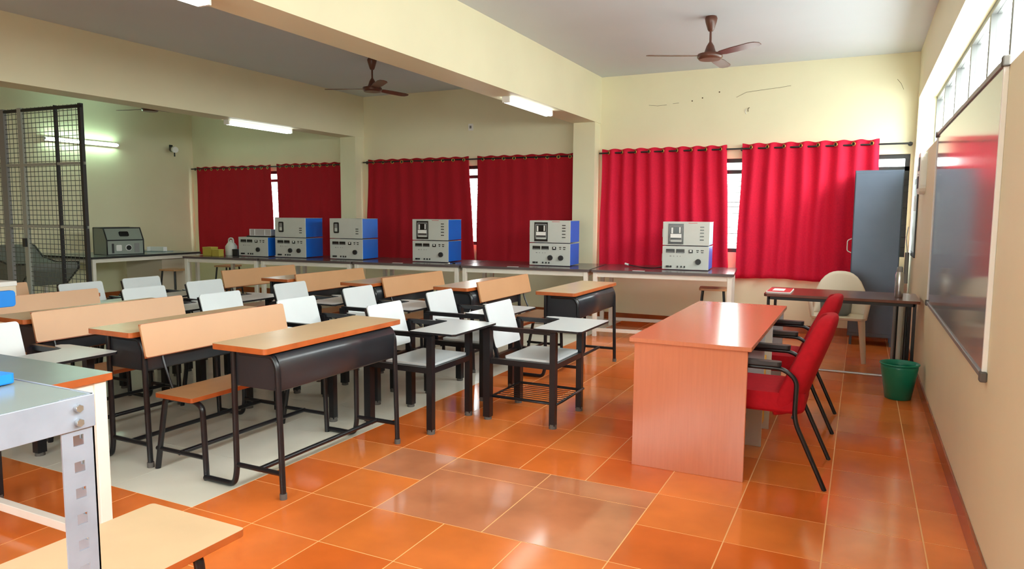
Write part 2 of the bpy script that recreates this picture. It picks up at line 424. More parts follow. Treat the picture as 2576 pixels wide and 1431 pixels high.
curtain(-5.19, -3.63, -5.20, -3.63, 2.30, .66, 7, .005, 'smooth red curtain against the left side of right column', seed=9, y=9.365, cloth='curtd', eyes=9, irregular=.6)
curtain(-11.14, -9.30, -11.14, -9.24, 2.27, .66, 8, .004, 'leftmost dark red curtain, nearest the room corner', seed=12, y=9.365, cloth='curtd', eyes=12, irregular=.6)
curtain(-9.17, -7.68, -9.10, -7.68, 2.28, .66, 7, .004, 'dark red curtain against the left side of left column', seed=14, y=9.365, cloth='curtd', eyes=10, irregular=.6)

# ------------------------------------------------------------------ tube lights
def tubelight(name, loc, length, label, side=None):
    t = thing(name, label, 'tube light', loc, group='lit tube lights')
    h = length / 2
    if side:   # on the left wall
        MB().rbox(0, .035, -h, h, -.03, .03, .01, 'fixt', axis='x').build('housing', t, .003)
        MB().tube([(.055, -h + .02, 0), (.055, h - .02, 0)], .016, 'wtube', 12).build('tube', t)
        for s in (-1, 1): MB().box(.03, .075, s * h - .012, s * h + .012, -.02, .02, 'fixt').build('end_cap', t, .003)
    else:
        MB().box(-.035, .035, -h, h, -.022, 0, 'fixt').build('housing', t, .004)
        for dx in (-.028, .028): MB().tube([(dx, -h + .02, -.042), (dx, h - .02, -.046)], .023, 'tube', 12).build('tube', t)
        for s in (-1, 1): MB().box(-.045, .045, s * h - .012, s * h + .012, -.065, 0, 'fixt').build('end_cap', t, .004)
tubelight('tube_light', (-3.45, 7.43, BZ), 1.15, 'lit twin tube light under the near beam, toward the far wall')
tubelight('tube_light', (-3.45, 2.42, BZ), 1.15, 'lit twin tube light under the near beam at the top frame edge')
tubelight('tube_light', (-7.56, 7.43, BZ - .03), 1.15, 'lit twin tube light under the farther beam')
tubelight('tube_light', (-7.56, 2.6, BZ - .03), 1.15, 'lit twin tube light under farther beam behind mesh top left')
tubelight('wall_tube_light', (XL, 7.3, 2.55), 1.2, 'glowing tube light on the left wall behind the mesh screen', side=1)

# ------------------------------------------------------------------ ceiling fans
def fan(loc, base, label):
    t = thing('ceiling_fan', label, 'ceiling fan', loc, group='brown ceiling fans')
    MB().lathe([(.02, -.135), (.030, -.12), (.052, -.05), (.058, -.02), (.05, 0)], (0, 0, 0), 'fan').build('canopy', t)
    MB().tube([(0, 0, -.13), (0, 0, -.26)], .011, 'fan').build('down_rod', t)
    MB().lathe([(.10, -.395), (.118, -.375), (.115, -.345), (.055, -.33), (.035, -.27), (.014, -.235)], (0, 0, 0), 'fan').build('motor', t)
    for k in range(3):
        a = math.radians(base + 120 * k)
        T = Matrix.Rotation(a, 4, 'Z') @ Matrix.Translation((0, 0, -.36)) @ Matrix.Rotation(math.radians(-8), 4, 'X')
        pts = [(.10, -.022), (.16, -.05), (.30, -.062), (.52, -.060), (.575, -.045), (.60, -.01), (.585, .035), (.54, .055), (.30, .055), (.17, .045), (.10, .022)]
        bb = MB(); bb.prism(pts, -.003, .003, 'fan', 'z', T); bb.build('blade', t, .001)
    return t
fan((-1.37, 7.0, ZC), 205, 'brown three-blade ceiling fan hanging over the right bay')
fan((-5.42, 7.15, ZC), 200, 'dark brown three-blade ceiling fan hanging between the beams')
fan((-9.5, 7.2, ZC), 190, 'ceiling fan mostly hidden behind the farther beam, left bay')

# ------------------------------------------------------------------ laboratory benches along the far wall
def lab_table(loc, rz, L, D, H, label, top='ltop', edge=None, foot=True):
    # origin: front right foot corner; extends to -x by L and +y by D
    t = thing('laboratory_bench', label, 'lab bench', loc, rz, 'white framed laboratory benches')
    MB().rbox(-L, 0, 0, D, H - .03, H, .01, edge or top, top=top).build('bench_top', t, .002)
    b = MB(); a = .05
    for q in ((-L + .03, -.03, .03, .05), (-L + .03, -.03, D - .05, D - .03)): b.box(q[0], q[1], q[2], q[3], H - .085, H - .03, 'wsteel')
    for xx in (-L + .03, -.05): b.box(xx, xx + .02, .05, D - .05, H - .085, H - .03, 'wsteel')
    b.build('apron', t)
    for xx in (-L + .02, -.02 - a):
        for yy in (.02, D - .02 - a): MB().box(xx, xx + a, yy, yy + a, 0, H - .03, 'wsteel').build('leg', t, .003)
    if foot:
        for yy in (.025, D - .065): MB().box(-L + .07, -.07, yy, yy + .04, .06, .10, 'wsteel').build('foot_rail', t, .003)
    return t
bx = [(x, 8.13 + (x + 1.30) * .12) for x in (-1.25, -2.885, -4.555, -6.12, -7.63)]
bl = [1.62, 1.66, 1.55, 1.49, 1.33]
names = ['dark-topped white lab bench at the right end of the row', 'lab bench second from right, holding the stack before the right column',
         'lab bench in the middle of the row under dark red curtain', 'lab bench fourth from right, in front of the left column', 'leftmost lab bench of the row, holding jug and yellow boxes']
RZB = math.atan(.12)
for (x, y), L, n in zip(bx, bl, names): lab_table((x, y, 0), RZB, L, 1.05, .80, n)
def on_bench(x, dy=0.0):   # front edge y of the bench row at x, plus an offset
    return 8.13 + (x + 1.30) * .12 + dy

# paper labels lying on the benches
for (x, lab) in ((-5.44, 'small white paper slip on bench left of third stack'), (-3.85, 'small white paper slip on bench before the stack by right column'), (-2.31, 'small white paper slip on right bench, left of end stack')):
    o = MB().box(-.07, .07, -.02, .02, 0, .002, 'paper').build('paper_slip'); o.location = (x, on_bench(x, .035), .8002); o.rotation_euler = (0, 0, RZB)
    tag(o, lab, 'paper', 'paper slips on the benches')

# ------------------------------------------------------------------ instruments
IW, ID, IH = .54, .40, .285
def case(b, h=IH):
    b.box(-IW / 2 + .004, IW / 2 - .004, .006, ID, .012, h - .004, 'blue')
def facep(b, h=IH):
    b.box(-IW / 2, IW / 2, 0, .012, .008, h, 'instw'); b.box(-IW / 2, IW / 2, .012, ID, h - .004, h, 'instw')
def u(x): return -IW / 2 + IW * x
def upper(wide, label, loc, rz):
    t = thing('chromatography_module', label, 'lab instrument', loc, rz, 'upper instrument boxes on the bench row')
    b = MB(); case(b); b.build('blue_case', t, .004); b = MB(); facep(b); fp = b.build('front_panel', t, .002)
    if wide:
        x0, x1, z0, z1 = u(.12), u(.45), .022, .262
        b = MB(); b.box(x0, x1, -.004, 0, z0, z1, 'dk'); b.box(x0 + .012, x1 - .012, -.006, -.004, z0 + .03, z1 - .02, 'mid')
        b.box(x0 + .028, x1 - .024, -.009, -.006, z0 + .06, z1 - .035, 'dk')
        b.box(x0 + .028, x1 - .024, -.016, -.009, z0 + .075, z0 + .12, 'paper'); b.box(x0 + .03, x1 - .022, -.014, -.006, z0 + .028, z0 + .045, 'instw')
        b.box(x0 + .036, x0 + .055, -.013, -.009, z0 + .125, z1 - .045, 'paper'); b.box(x1 - .05, x1 - .035, -.013, -.009, z0 + .13, z1 - .04, 'paper')
        b.build('sample_window', fp)
        MB().box(u(.55), u(.74), -.0015, 0, .268, .273, 'red').build('red_label', fp)
        rows = (.225, .19, .155, .115, .075)
    else:
        x0, x1 = u(.13), u(.29); b = MB()
        b.rbox(x0, x1, -.006, 0, .08, .23, .015, 'dk', axis='y'); b.rbox(x0 + .018, x1 - .022, -.009, -.006, .10, .21, .006, 'mid', axis='y'); b.box(x0 + .02, x1 - .024, -.011, -.009, .105, .15, 'instw')
        b.build('sample_window', fp); rows = (.14, .11, .075)
        MB().box(u(.32), u(.68), -.001, 0, .05, .24, 'instw').build('recessed_panel', fp)
    for z in rows: MB().box(u(.80), u(.885), -.002, 0, z - .005, z + .005, 'dk').build('caption_strip', fp)
    MB().rbox(-IW / 2 - .012, -IW / 2, .03, .06, .10, .20, .006, 'instw', axis='x').build('side_handle', t)
    return t
def lower(knobs, label, loc, rz, group='lower instrument boxes on the bench row'):
    t = thing('pump_control_unit', label, 'lab instrument', loc, rz, group)
    b = MB(); case(b); b.build('blue_case', t, .004); b = MB(); facep(b); fp = b.build('front_panel', t, .002)
    for x0, x1 in ((.08, .27), (.30, .48)):
        MB().rbox(u(x0), u(x1), -.004, 0, .205, .25, .004, 'dk', axis='y').box(u(x0) + .006, u(x1) - .006, -.005, -.004, .208, .216, 'mid').build('display', fp)
    MB().rbox(u(.57), u(.66), -.005, 0, .205, .245, .005, 'dk', axis='y').box(u(.595), u(.635), -.007, -.005, .22, .24, 'paper').build('power_switch', fp)
    for kx in knobs:
        MB().disc((u(kx), 0, .105), .033, .022, 'blackpl', 'y', 24).build('knob', fp)
    for x, z, w_ in ((.76, .238, .03), (.86, .238, .035), (.76, .218, .02), (.86, .215, .028), (.18, .165, .02), (.25, .165, .01), (.33, .165, .01), (.39, .165, .008)):
        MB().box(u(x) - w_ / 2, u(x) + w_ / 2, -.002, 0, z - .005, z + .005, 'dk' if x > .7 else 'mid').build('push_button', fp)
    for x, w_ in ((.12, .035), (.19, .022), (.34, .014), (.42, .014), (.49, .014)):
        MB().rbox(u(x) - w_ / 2, u(x) + w_ / 2, -.012, 0, .03, .052, .004, 'blackpl', axis='y').build('socket', fp)
    MB().rbox(-IW / 2 - .010, -IW / 2, .03, .055, .10, .19, .005, 'instw', axis='x').build('side_handle', t)
    return t
stk = [(-1.86, .37, (.78,), True, 'right end of the row'), (-3.52, .37, (.52, .78), True, 'in front of the right column'),
       (-5.17, .37, (.80,), True, 'before the dark red middle curtain'), (-6.46, .37, (.78,), False, 'in front of the left column'),
       (-7.38, .37, (.50, .78), False, 'left of the left column')]
ztop = .8002
for x, dy, kn, wide, where in stk:
    y = on_bench(x, dy)
    lower(kn, 'lower grey and blue instrument with %s, stack %s' % ('two black knobs' if len(kn) > 1 else 'one black knob', where), (x, y, ztop), RZB * .6)
    upper(wide, 'upper grey and blue instrument with %s, stack %s' % ('wide dark window' if wide else 'narrow slot window', where), (x, y, ztop + IH + .002), RZB * .6)
x = -8.03; y = on_bench(x, .37)
lower((.68,), 'single low grey and blue instrument at the left with box on top', (x, y, ztop), RZB * .6)
t = thing('acrylic_case', 'small clear-fronted grey case on black tray atop leftmost blue instrument', 'case', (x + .07, y + .05, ztop + IH + .001), RZB)
MB().box(-.22, .22, 0, .25, 0, .02, 'blackpl').build('tray', t, .003); b = MB().box(-.17, .20, .02, .22, .02, .115, 'clear'); b.build('case_body', t, .002)
b = MB(); b.box(-.175, .205, .012, .02, .02, .026, 'fixt'); b.box(-.175, .205, .012, .02, .112, .118, 'fixt')
for xx in (-.175, -.09, .09, .199): b.box(xx, xx + .006, .012, .02, .026, .112, 'fixt')
b.build('edge_frame', t)
# jug and boxes at the left end of the row
jy = on_bench(-8.50, .45)
t = thing('plastic_jug', 'white plastic jug with looped handle on left bench', 'jug', (-8.50, jy, ztop))
MB().lathe([(.075, 0), (.085, .01), (.085, .14), (.05, .19), (.03, .21)], (0, 0, 0), 'jug').build('body', t)
MB().tube(arc([(-.05, 0, .16), (-.045, 0, .26), (.045, 0, .26), (.05, 0, .16)], .05), .012, 'jug', 8).build('handle', t)
MB().tube([(0, 0, .20), (0, 0, .235)], .022, 'jug').build('cap', t)
for nm, x, dy, w_, d_, h_, lb, mm in (('yellow_box', -8.55, .25, .13, .10, .10, 'small yellow card box in front of the white jug', 'ybox'), ('brown_box', -8.74, .30, .16, .14, .13, 'brownish yellow carton leftmost beside the white jug', 'ybox'), ('black_adapter', -8.362, .42, .10, .10, .10, 'small black block between jug and leftmost blue instrument', 'blackpl')):
    t = thing(nm, lb, 'box', (x, on_bench(x, dy), ztop), .1)
    MB().box(-w_ / 2, w_ / 2, -d_ / 2, d_ / 2, 0, h_ * .8, mm).build('box_body', t, .004); MB().box(-w_ / 2 - .002, w_ / 2 + .002, -d_ / 2 - .002, d_ / 2 + .002, h_ * .8, h_, mm).build('lid', t, .003)
# cable by the right stack
t = thing('power_cable', 'black cable with white plug trailing left of the end stack', 'cable', (-2.16, on_bench(-2.16, .42), ztop))
MB().tube(arc([(.03, 0, .03), (-.08, .02, .008), (-.22, .10, .006), (-.33, .13, .01), (-.45, .16, .03)], .06), .006, 'blackpl', 8).build('cord', t)
MB().tube([(-.44, .16, .028), (-.49, .17, .04)], .013, 'fixt', 10).build('plug', t)
o = MB().box(-.09, .09, -.06, .06, 0, .006, 'steel').box(-.05, -.03, -.05, -.03, .006, .02, 'paper').box(.02, .05, -.05, -.03, .006, .018, 'dk').build('metal_plate'); o.location = (-4.72, on_bench(-4.72, .16), ztop)
tag(o, 'small metal tray with bits at the bench joint beside third stack', 'tray')

# ------------------------------------------------------------------ left wall bench, instrument, stools
t = lab_table((-9.72, 6.35, 0), 0, 1.25, 1.85, .80, 'pale-topped lab bench along the left wall under the grey analyser', top='greytop', edge='blackpl', foot=False)
o = MB().box(-10.75, -9.9, 7.6, 8.15, 0, .70, 'cream').build('low_cupboard'); tag(o, 'cream low cupboard under the left wall bench', 'cupboard')
t = thing('bench_analyser', 'grey analyser with black edges and sloped lid on left wall bench', 'lab instrument', (-10.12, 7.05, ztop), math.radians(80))
pf = [(-.22, 0), (.20, 0), (.20, .22), (.10, .40), (-.22, .40)]   # side profile: front is -y
MB().prism([(-q[0], q[1]) for q in pf], -.27, .27, 'greypan', 'x').build('body', t, .006)
b = MB()
for s in (-.272, .262): 
    pr = [(-q[0], q[1]) for q in pf]
    b.tube([(s + .005, p, z) for p, z in pr], .010, 'blackpl', 6, closed=True)
for (p, z) in ((-.20, .22), (-.10, .40), (-.20, .004), (.22, .40)): b.tube([(-.27, p, z), (.27, p, z)], .010, 'blackpl', 6)
b.build('edge_trim', t)
b = MB(); b.rbox(-.14, -.06, -.208, -.20, .06, .15, .012, 'fixt', axis='y'); b.build('small_screen', t)
MB().disc((.04, -.20, .105), .048, .012, 'fixt', 'y').disc((.04, -.212, .105), .036, .01, 'dk', 'y').build('dial', t)
MB().box(-.20, -.17, -.204, -.20, .03, .17, 'blackpl').box(.13, .20, -.204, -.20, .03, .17, 'mid').build('vent_strip', t)
T = Matrix.Translation((0, -.152, .31)) @ Matrix.Rotation(math.radians(29), 4, 'X').inverted()
MB().rbox(-.07, .07, -.008, .004, -.04, .04, .02, 'dk', axis='y', T=T).build('lid_window', t)
t = thing('small_tray', 'small white open tray on the far end of left wall bench', 'tray', (-10.3, 7.85, ztop), .3)
MB().box(-.20, .20, -.10, .10, 0, .012, 'greytop').build('base_board', t); b = MB(); b.box(-.15, .15, .0, .012, .012, .08, 'fixt'); b.box(-.15, -.138, -.08, 0, .012, .08, 'fixt'); b.box(.138, .15, -.08, 0, .012, .08, 'fixt'); b.build('rim', t)
t = thing('security_camera', 'small black and white security camera on wall beside left corner', 'camera', (XL, 8.95, 2.60))
MB().box(0, .02, -.03, .03, -.03, .05, 'blackpl').build('wall_plate', t); MB().tube([(0, 0, 0), (.10, 0, -.02), (.10, 0, -.16)], .012, 'blackpl').build('bracket', t)
MB().tube([(.06, -.02, -.03), (.24, -.10, -.05)], .05, 'blackpl', 14).build('housing', t); MB().tube([(.20, -.085, -.045), (.27, -.115, -.055)], .053, 'fixt', 14).build('lens_ring', t)
def stool(loc, rz, label):
    t = thing('stool', label, 'stool', loc, rz, 'black legged wooden top stools')
    MB().rbox(-.16, .16, -.16, .16, .555, .58, .03, 'seatw').build('seat', t, .004)
    for sx in (-1, 1):
        for sy in (-1, 1): MB().tube([(sx * .12, sy * .12, .555), (sx * .165, sy * .165, 0)], .013, 'black', 8).build('leg', t)
    for q in (((-.148, -.148, .2), (.148, -.148, .2)), ((-.148, .148, .2), (.148, .148, .2)), ((-.148, -.148, .2), (-.148, .148, .2)), ((.148, -.148, .2), (.148, .148, .2))): MB().tube(q, .009, 'black', 8).build('rung', t)
    return t
stool((-9.42, 7.45, 0), .1, 'wooden-topped black stool between left wall bench and bench row'); stool((-9.34, 8.40, 0), .2, 'farther wooden-topped black stool behind left end of the bench row')
stool((-1.58, 8.75, 0), .15, 'wooden-topped black stool under right end of the bench row')

# ------------------------------------------------------------------ wire mesh screen on the left
t = thing('mesh_partition', 'tall grey steel framed wire mesh partition at the left edge', 'partition', (-7.70, 5.0, 0), math.radians(2))
Hh = 2.62
b = MB()
for xx, w_, m_ in ((-.02, .04, 'frame'), (-.44, .016, 'frame'), (-1.06, .07, 'msteel'), (-1.40, .10, 'mid'), (-2.0, .05, 'msteel'), (-2.57, .05, 'msteel')):
    MB().box(xx - w_ / 2 + .0, xx + w_ / 2, -.02, .02, 0, Hh, m_).build('post', t)
for z, m_ in ((.05, 'msteel'), (1.27, 'msteel'), (1.975, 'msteel'), (Hh - .03, 'frame')): MB().box(-2.59, 0, -.018, .018, z - .015, z + .015, m_).build('cross_rail', t)
b = MB(); z = .08
while z < Hh: b.box(-2.57, -.01, -.003, .001, z - .0035, z + .0035, 'mesh'); z += .055
x = -2.55
while x < -.02: b.box(x - .0028, x + .0028, .001, .004, .05, Hh, 'mesh'); x += .07
o = b.build('wire_mesh', t)
MB().box(-1.09, -1.04, -.045, -.018, 1.03, 1.13, 'blackpl').build('padlock', t)
t = thing('recliner', 'grey padded recliner with black edging behind the mesh partition', 'chair', (-10.15, 5.75, 0), .0)
MB().prism([(-.5, .48), (.28, .44), (.58, .68), (.58, .76), (.1, .74), (-.2, .80), (-.40, .96), (-.58, .98), (-.70, .62)], -.3, .3, 'grey', 'y').build('padding', t, .03)
for s in (-.31, .31): MB().tube([(x_, s, z_) for x_, z_ in [(-.5, .48), (.28, .44), (.58, .68), (.58, .76), (.1, .74), (-.2, .80), (-.40, .96), (-.58, .98), (-.70, .62)]], .014, 'blackpl', 6, closed=True).build('edging', t)
for sx in (-.45, .2):
    for sy in (-.25, .25): MB().tube([(sx, sy, 0), (sx, sy, .47)], .02, 'black').build('leg', t)

# ------------------------------------------------------------------ dual desks
def dual_desk(loc, label, group, desk=True):
    t = thing('dual_desk', label, 'desk', loc, 0, group)
    Hy = .495; R_ = .0155
    if desk:
        b = MB(); pts = [(-.36, -.56), (-.02, -.56), (.02, -.50), (.02, .56), (-.01, .585), (-.36, .585)]
        b.rbox(-.36, .012, -.575, .575, .752, .782, .02, 'edge', top='lam'); b.build('desktop', t, .003)
        # book shelf: front sheet with curved top, side cheeks, bottom
        b = MB(); prof = [(-.045, .748), (.0, .735), (.016, .705), (.018, .67), (.012, .56), (.0, .55)]
        vs = []; fs = []
        for (x, z) in prof: vs += [(x, -.49, z), (x, .49, z)]
        for k in range(len(prof) - 1): fs.append((2 * k, 2 * k + 1, 2 * k + 3, 2 * k + 2))
        b.add(vs, fs, 'shelfsteel', smooth=True); o = b.build('front_sheet', t); md = o.modifiers.new('t', 'SOLIDIFY'); md.thickness = .003
        b = MB()
        for s in (-1, 1): b.prism([(-.31, .56), (-.02, .555), (.0, .60), (.0, .72), (-.03, .75), (-.31, .75)], s * .488 - .002, s * .488 + .002, 'shelfsteel', 'y')
        b.box(-.31, .0, -.486, .486, .553, .557, 'shelfsteel'); b.build('book_shelf', t)
        for s in (-1, 1):
            y = s * Hy
            lf = MB().tube(arc([(-.24, y, .735), (-.02, y, .735), (.012, y, .68), (.03, y, 0)], .05), R_, 'black').build('leg', t)
            MB().tube(arc([(-.29, y, .75), (-.29, y, .10), (-.31, y, .018), (-.53, y, .018)], .06), R_, 'black').build('rear_leg', t)
            MB().tube([(-.28, y, .13), (.02, y, .13)], R_ * .85, 'black').build('cross_rail', t)
            MB().lathe([(.019, 0), (.019, .03)], (.03, y, 0), 'rubber', 12).build('foot_cap', lf)
        MB().tube([(-.13, -Hy, .13), (-.13, Hy, .13)], R_ * .85, 'black').build('stretcher', t)
    b = MB(); b.rbox(-.84, -.55, -.55, .55, .435, .46, .015, 'edge', top='seatw'); b.build('bench_seat', t, .003)
    for s in (-1, 1):
        y = s * Hy * .98
        MB().tube(arc([(-.82, y, .425), (-.60, y, .425), (-.545, y, .40), (-.53, y, .0)], .05), R_, 'black').build('leg', t)
        MB().tube(arc([(-.70, y, .425), (-.835, y, .42), (-.922, y, 0)], .03), R_, 'black').build('leg', t)
        MB().tube([(-.92, y, .12), (-.54, y, .12)], R_ * .8, 'black').build('cross_rail', t)
        MB().tube(arc([(-.85, y * .86, .43), (-.93, y * .86, .60), (-.974, y * .86, .80)], .06), .008, 'black').build('back_support', t)
    MB().tube([(-.73, -Hy, .12), (-.73, Hy, .12)], R_ * .85, 'black').build('stretcher', t)
    T = Matrix.Translation((-.915, 0, .645)) @ Matrix.Rotation(math.radians(-13), 4, 'Y')
    MB().rbox(-.004, .010, -.54, .54, 0, .185, .012, 'peach', axis='x', T=T).build('backrest', t, .002)
    MB().box(-.012, -.004, -.535, .535, -.004, .188, 'edge', T=T).build('backrest_board', t)
    return t
dd = dual_desk((-2.60, 3.11, 0), 'nearest dual desk, with dark front sheet facing the open orange floor', 'dual desks of the near row')
dup(dd, (-3.60, 3.11, 0), label='dual desk second from front in the near row')
dup(dd, (-4.60, 3.12, 0), label='dual desk third from front in the near row')
dup(dd, (-5.60, 3.14, 0), label='dual desk farthest back in the near row')
g2 = 'dual desks of the far row'
for (x, y), lb in zip(((-2.17, 6.18), (-3.16, 6.08), (-4.15, 5.97), (-5.14, 5.93)),
                      ('front dual desk of the far row, ending nearest the brown table', 'dual desk second from right in the far row', 'dual desk third from right in the far row', 'leftmost dual desk of the far row')):
    dup(dd, (x, y, 0), label=lb, group=g2)

# ------------------------------------------------------------------ tablet arm chairs (facing +x)
def tablet_chair(loc, label, group='white tablet arm chairs'):
    t = thing('tablet_chair', label, 'chair', loc, 0, group); w = .021
    MB().rbox(-.13, .245, -.235, .235, .445, .462, .02, 'white').build('seat', t, .002)
    b = MB()
    for q in (((-.24, -.25, .425), (.25, -.25, .425)), ((-.24, .25, .425), (.25, .25, .425)), ((.25, -.25, .425), (.25, .25, .425)), ((-.24, -.25, .425), (-.24, .25, .425))): b.tube(q, .019, 'black', sq=True)
    b.build('seat_frame', t)
    for s in (-1, 1):
        lf = MB().tube([(.25, s * .25, .02), (.25, s * .25, .655)], w, 'black', sq=True).build('front_leg', t)
        lr = MB().tube([(-.25, s * .25, .02), (-.25, s * .25, .655)], w * 1.25, 'black', sq=True).build('rear_leg', t)
        MB().tube([(-.265, s * .25, .655), (.268, s * .25, .655)], .015, 'black', sq=True).build('armrest', t)
        for x, lg in ((-.25, lr), (.25, lf)): MB().lathe([(.028, 0), (.026, .03)], (x, s * .25, 0), 'rubber', 10).build('foot_cap', lg)
        MB().tube([(-.20, s * .19, .42), (-.255, s * .19, .60), (-.315, s * .19, .79)], .011, 'black', sq=True).build('back_support', t)
    T = Matrix.Translation((-.222, 0, .50)) @ Matrix.Rotation(math.radians(-16), 4, 'Y')
    MB().rbox(0, .012, -.20, .20, 0, .32, .02, 'white', axis='x', T=T).build('backrest', t, .002)
    pts = [(.12, -.30), (.44, -.30), (.46, -.28), (.46, .27), (.44, .295), (.02, .295), (-.02, .27), (-.02, .235), (.02, .215), (.10, .20), (.12, .17)]
    MB().prism(pts, .672, .686, 'black', 'z', top='white').build('writing_tablet', t, .002)
    MB().box(.13, .43, .18, .21, .664, .672, 'black').build('tablet_bracket', t)
    b = MB(); z = .165
    b.tube([(-.23, -.235, z), (.27, -.235, z), (.30, -.20, z + .02), (.30, .20, z + .02), (.27, .235, z), (-.23, .235, z)], .009, 'black', 8, closed=True)
    for k in range(9): y = -.2 + .05 * k; b.tube([(-.23, y, z), (.27, y, z)], .0025, 'black', 6)
    b.build('book_rack', t)
    return t
tc = tablet_chair((-2.07, 4.60, 0), 'front tablet chair with bare book rack, nearest the teacher table')
chairs = [((-2.74, 4.12), 'white tablet chair just right behind the nearest dual desk'), ((-2.84, 5.02), 'white tablet chair behind front one, beside far desk row'),
          ((-3.50, 4.05), 'white tablet chair whose back rises over nearest desktop, nearer desk row'), ((-3.62, 4.93), 'white tablet chair in front of the right peach backrest'),
          ((-4.28, 4.03), 'white tablet chair low behind the large peach backrest'), ((-4.39, 4.92), 'pale tablet chair two places left of centre, farther line'),
          ((-5.15, 4.00), 'pale tablet chair over second peach backrest, nearer line'), ((-5.22, 4.68), 'pale tablet chair in front of the leftmost far desk'),
          ((-6.0, 4.60), 'pale tablet chair at left, farther line, below the grey analyser'), ((-5.97, 3.98), 'leftmost pale tablet chair behind the last peach backrest')]
for (x, y), lb in chairs: dup(tc, (x, y, 0), label=lb, skip=('book_rack',))
dup(tc, (-4.08, 2.20, 0), 0, 'cream tablet chair cut by left frame edge beside near table', skip=('book_rack',))

# ------------------------------------------------------------------ foreground left: bench table, low bench, slotted rack
lab_table((-2.76, 1.00, 0), 0, 1.5, .87, .785, 'pale grey topped table with orange edge at left foreground', top='greytop', edge='edge')
t = thing('low_bench', 'cream-topped low bench with orange edge in lower left corner', 'bench', (-1.95, .95, 0))
MB().rbox(-.22, .22, -.62, .64, .415, .44, .015, 'edge', top='lam').build('bench_seat', t, .003)
for sx in (-1, 1):
    for sy in (-.52, .50): MB().tube(arc([(sx * .10, sy, .405), (sx * .17, sy, .40), (sx * .19, sy + .02, 0)], .04), .016, 'black').build('leg', t)
MB().tube([(-.19, .51, .12), (.19, .51, .12)], .012, 'black').build('cross_rail', t)
t = thing('slotted_angle_rack', 'blurred grey slotted angle steel rack nearest the camera', 'rack', (-1.15, .74, 0))
RH = 1.145
def slotted(b, x, y, z0, z1, sx, sy, w=.055, th=.003):
    # an L section post with punched slots modelled as separate strips around the holes
    step = .045; z = z0
    for a, (dx, dy) in (('x', (sx, 0)), ('y', (0, sy))):
        def bar(u0, u1, za, zb):
            if a == 'x': b.box(min(x + sx * u0, x + sx * u1), max(x + sx * u0, x + sx * u1), y - th, y, za, zb, 'galv')
            else: b.box(x - th, x, min(y + sy * u0, y + sy * u1), max(y + sy * u0, y + sy * u1), za, zb, 'galv')
        bar(0, w * .34, z0, z1); bar(w * .66, w, z0, z1); z = z0
        while z < z1: bar(w * .34, w * .66, z, min(z + step - .018, z1)); z += step
for x, y, sx, sy in ((0, 0, -1, -1), (0, -.55, -1, 1), (-.55, 0, 1, -1), (-.55, -.55, 1, 1)):
    b = MB(); slotted(b, x, y, 0, RH, sx, sy); b.build('post', t)
for z in (RH, .42):
    b = MB()
    for x in (.002, -.555): b.box(x, x + .003, -.55, 0, z - .055, z, 'galv')
    for y in (.0, -.553): b.box(-.55, 0, y, y + .003, z - .055, z, 'galv')
    b.box(-.745, -.003, -.548, -.003, z - .004, z - .001, 'galv') if z == RH and 0 else None
    b.build('shelf_rail', t, .001)
MB().box(-.545, -.003, -.548, -.003, RH - .005, RH - .001, 'greytop').build('shelf_plate', t)
for y, z in ((-.03, RH - .018), (-.03, RH - .042)): MB().disc((.005, y, z), .007, .008, 'steel', 'x', 6).build('bolt', t)
t = thing('blue_clamp', 'blue plastic clamp with dark slot at the left frame edge', 'tool', (-1.38, .695, RH + .001), .1)
MB().rbox(-.10, .05, -.025, .02, 0, .018, .006, 'bluepl').build('arm', t, .003); MB().rbox(-.10, -.075, -.02, .015, .018, .07, .004, 'bluepl').build('upright', t, .003); MB().rbox(-.06, -.005, -.027, -.02, .004, .012, .003, 'blackpl', axis='y').build('slot', t)
t = thing('blue_chair', 'blue chair back with central post at left frame edge', 'chair', (-4.70, 2.33, 0), PI)
MB().rbox(-.02, .01, -.23, .23, .86, .96, .02, 'bluepl', axis='x').build('backrest', t, .004)
MB().box(-.015, .005, -.04, .04, .42, .86, 'bluepl').build('back_post', t, .003)
MB().rbox(0, .40, -.21, .21, .42, .45, .05, 'bluepl').build('seat', t, .005)
for sx in (.04, .36):
    for sy in (-.18, .18): MB().tube([(sx, sy, .42), (sx, sy * 1.1, 0)], .013, 'black', 8).build('leg', t)
t = thing('carton', 'cream carton with white lid on back desk, left frame edge', 'box', (-5.85, 2.98, .783), .1)
MB().box(-.12, .12, -.16, .16, 0, .10, 'cream').build('box_body', t, .003); MB().box(-.125, .125, -.165, .165, .10, .135, 'paper').build('lid', t, .003)

